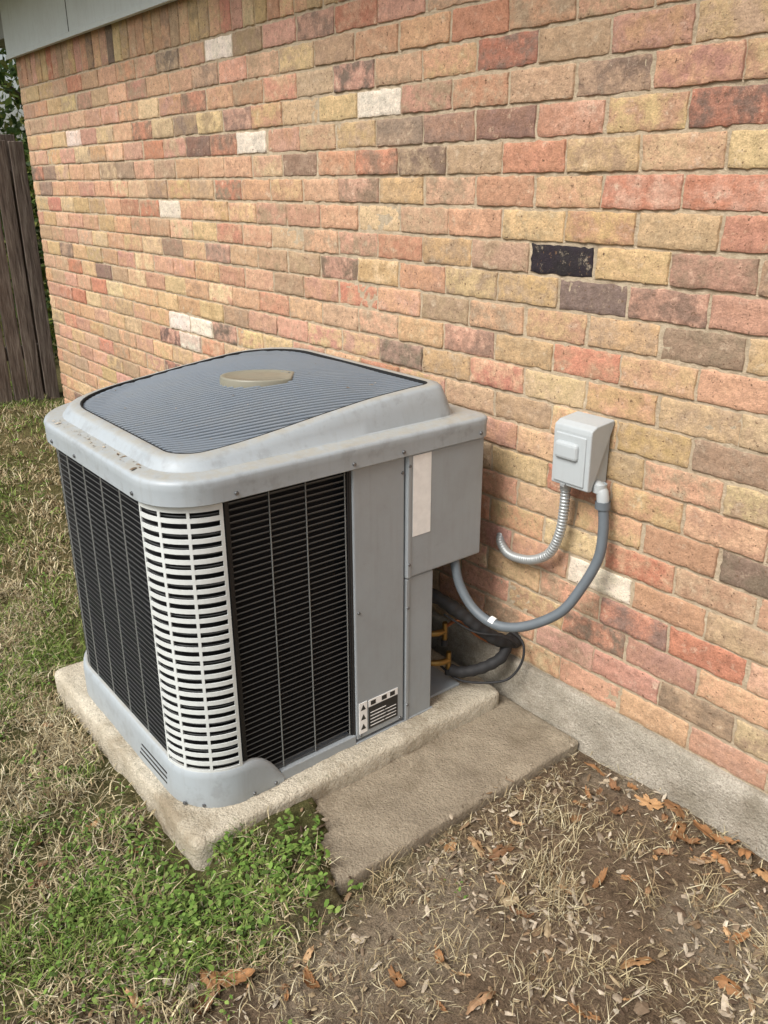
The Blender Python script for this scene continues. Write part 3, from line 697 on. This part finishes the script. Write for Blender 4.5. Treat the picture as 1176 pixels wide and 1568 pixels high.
box('enclosure',bx0+.006,bx1-.004,-.078,-.009,.800,.965,M_box,db,bev=.004)
prof=[(-.006,.972),(-.006,.985),(-.078,.978),(-.096,.968),(-.098,.955),(-.096,.806),(-.079,.802)]
Vv=[(bx0-.002,y_,z_) for y_,z_ in prof]+[(bx1+.003,y_,z_) for y_,z_ in prof]; n=len(prof)
o=pymesh('lid',Vv,[tuple(range(n))[::-1],tuple(range(n,2*n))]+[(k,(k+1)%n,n+(k+1)%n,n+k) for k in range(n)],M_box,db)
bv=o.modifiers.new('b','BEVEL');bv.width=.004;bv.segments=3;bv.limit_method='ANGLE'
box('lid_boss',bx0+.012,bx1-.030,-.112,-.090,.880,.928,M_box,db,bev=.010,seg=3)
box('lid_panel',bx0+.008,bx1-.010,-.1012,-.094,.815,.948,M_box,db,bev=.003)
box('lid_latch',bx0+.035,bx0+.05,-.104,-.096,.803,.812,M_steel,db,bev=.001)
tube('fitting_hub',[(-1.372,-.05,.80),(-1.372,-.05,.775)],.0165,M_steel,db,n=6,catmull=False)
tube('conduit_elbow',[(-1.283,-.05,.815),(-1.268,-.05,.812),(-1.252,-.05,.800),(-1.247,-.05,.775)],.0165,M_box,db)
tube('elbow_nut',[(-1.247,-.05,.778),(-1.246,-.05,.757)],.0205,M_cond,db,n=8,catmull=False)
tube('elbow_ring',[(-1.262,-.05,.822),(-1.262,-.05,.800)],.019,M_box,db,n=16,catmull=False)
wc=empty('liquidtight_conduit')
tube('conduit',[(-1.246,-.05,.775),(-1.236,-.052,.70),(-1.236,-.062,.62),(-1.262,-.09,.53),(-1.30,-.125,.452),(-1.38,-.17,.392),(-1.46,-.20,.372),(-1.535,-.215,.395),(-1.59,-.222,.452),(-1.617,-.222,.52),(-1.62,-.222,.545)],lambda s:.0140+.0003*math.sin(s*900),M_cond,wc,n=18,step=.003)
tube('conduit_tie',[(-1.468,-.2,.374),(-1.484,-.203,.378)],.0155,M_white,wc,catmull=False)
fc=empty('flexible_metal_conduit')
tube('conduit',[(-1.372,-.05,.785),(-1.372,-.05,.72),(-1.380,-.05,.645),(-1.41,-.048,.575),(-1.465,-.045,.532),(-1.53,-.038,.510),(-1.59,-.028,.505),(-1.635,-.012,.525),(-1.65,.012,.55)],lambda s:.0112+.0030*abs(math.sin(s*330))**.6,M_steel,fc,n=18,step=.0011)

# =================== FENCE
fe=empty('wooden_fence')
tw=NT('weathered_wood'); mp=tw.n('ShaderNodeMapping'); mp.inputs['Scale'].default_value=(14,14,1.2); tw.l(tw.coord(),mp.inputs[0])
wn=tw.noise(4,8,.7,mp.outputs[0]); cw=tw.ramp(wn,[(.3,L4((66,56,50))),(.5,L4((116,102,92))),(.72,L4((160,148,136)))])
cw=tw.mix(tw.ramp(tw.noise(5,3,.6),[(.45,G1(0)),(.7,G1(.4))]),cw,L4((96,78,66)))
M_wood=tw.set(Base_Color=cw,Roughness=.9,Normal=tw.bump(wn,.9,.02))
y=.07
while y>-9:
    wd=random.uniform(.088,.098); dz=random.uniform(-.02,.02); gzz=float(gh(-5.95,y))
    box('picket',-5.965+random.uniform(-.006,.006),-5.944+random.uniform(-.004,.004),y-wd,y,gzz-.01,1.80+dz,M_wood,fe,bev=.003,seg=1); y-=wd+random.uniform(.005,.016)
for z_ in (.45,1.55): box('rail',-6.02,-5.975,-9,.07,z_,z_+.09,M_wood,fe,bev=.003)
for y_ in (0.0,-2.4,-4.8,-7.2): box('post',-6.12,-6.022,y_-.05,y_+.05,0,1.85,M_wood,fe,bev=.004)

# =================== TREES
def tree(name,x,y,hh,cr,nl,seed,zlo=.6,trunk=True,ls_=.05):
    rs=np.random.default_rng(seed); root=empty(name)
    mbk=m_plain(name+'_bark',L4((82,68,56)),.9)
    z0=float(gh(x,y))
    if trunk:
        tube('trunk',[(x,y,z0-.1),(x+.05,y,hh*.3),(x-.05,y+.08,hh*.6),(x,y,hh*.85)],lambda s:max(.02,.13-.11*s/hh),mbk,root,n=10,step=.1)
        for i in range(9):
            a=rs.uniform(0,6.28);zb=rs.uniform(.25,.7)*hh; l=cr*rs.uniform(.6,.95)
            tube('limb',[(x,y,zb),(x+math.cos(a)*l*.5,y+math.sin(a)*l*.5,zb+l*.3),(x+math.cos(a)*l,y+math.sin(a)*l,zb+l*.45)],lambda s:max(.008,.045-.04*s/l),mbk,root,n=7,step=.08)
    nc=70; cc=rs.normal(0,1,(nc,3)); cc/=np.linalg.norm(cc,axis=1,keepdims=True); cc*=rs.uniform(.35,1,(nc,1))**.6
    C=np.array([x,y,(zlo+hh)/2])+cc*np.array([cr,cr,(hh-zlo)/2]); shade=rs.uniform(.5,1.3,nc)
    idx=rs.integers(0,nc,nl); p=C[idx]+rs.normal(0,cr*.15,(nl,3)); p[:,2]=np.maximum(p[:,2],z0+.03)
    u=rs.normal(size=(nl,3));u/=np.linalg.norm(u,axis=1,keepdims=True);v=np.cross(u,rs.normal(size=(nl,3)));v/=np.linalg.norm(v,axis=1,keepdims=True)
    s=(ls_*rs.uniform(.5,1.2,nl))[:,None]
    V=np.stack([p-u*s,p+v*s*.45,p+u*s,p-v*s*.45],1).reshape(-1,3); Fq=np.arange(nl*4).reshape(-1,4)
    base=np.array([lin((70,92,40)),lin((92,110,50)),lin((54,74,34)),lin((120,124,60))])[rs.integers(0,4,nl)]*shade[idx][:,None]
    npmesh('foliage',V,Fq,M_tree,root,cols=np.repeat(base,4,0))
tree('oak_tree',-9.2,1.2,5.2,2.0,16000,1)
tree('oak_tree',-11.5,-3.0,6.5,2.6,16000,2)
tree('shrub',-7.3,.75,1.9,.75,9000,3,zlo=.1,trunk=False,ls_=.035)
tree('shrub',-8.0,-1.6,1.6,.8,6000,4,zlo=.1,trunk=False,ls_=.035)
tree('oak_tree',-10,4.5,6.0,2.5,14000,5)

# =================== LIGHT
w=bpy.data.worlds.new('World');scene.world=w;w.use_nodes=True;nt=w.node_tree
sky=nt.nodes.new('ShaderNodeTexSky');sky.sky_type='NISHITA';sky.sun_disc=False
el,azs=math.radians(48),Vector((.12,-1,0)).normalized()
sky.sun_elevation=el; sky.sun_rotation=math.atan2(azs.x,azs.y); sky.air_density=1.3; sky.dust_density=4.0
hs=nt.nodes.new('ShaderNodeHueSaturation');hs.inputs['Saturation'].default_value=.55
nt.links.new(sky.outputs[0],hs.inputs['Color']);nt.links.new(hs.outputs[0],nt.nodes['Background'].inputs['Color']);nt.nodes['Background'].inputs['Strength'].default_value=.15
sd=bpy.data.lights.new('sun','SUN');sd.energy=3.6;sd.angle=math.radians(28);sd.color=(1,.975,.94)
so=link(bpy.data.objects.new('sun',sd));dirn=Vector((azs.x*math.cos(el),azs.y*math.cos(el),math.sin(el)));so.rotation_euler=dirn.to_track_quat('Z','Y').to_euler();so.location=(0,-3,5)
scene.view_settings.view_transform='Standard';scene.view_settings.look='None';scene.view_settings.exposure=0
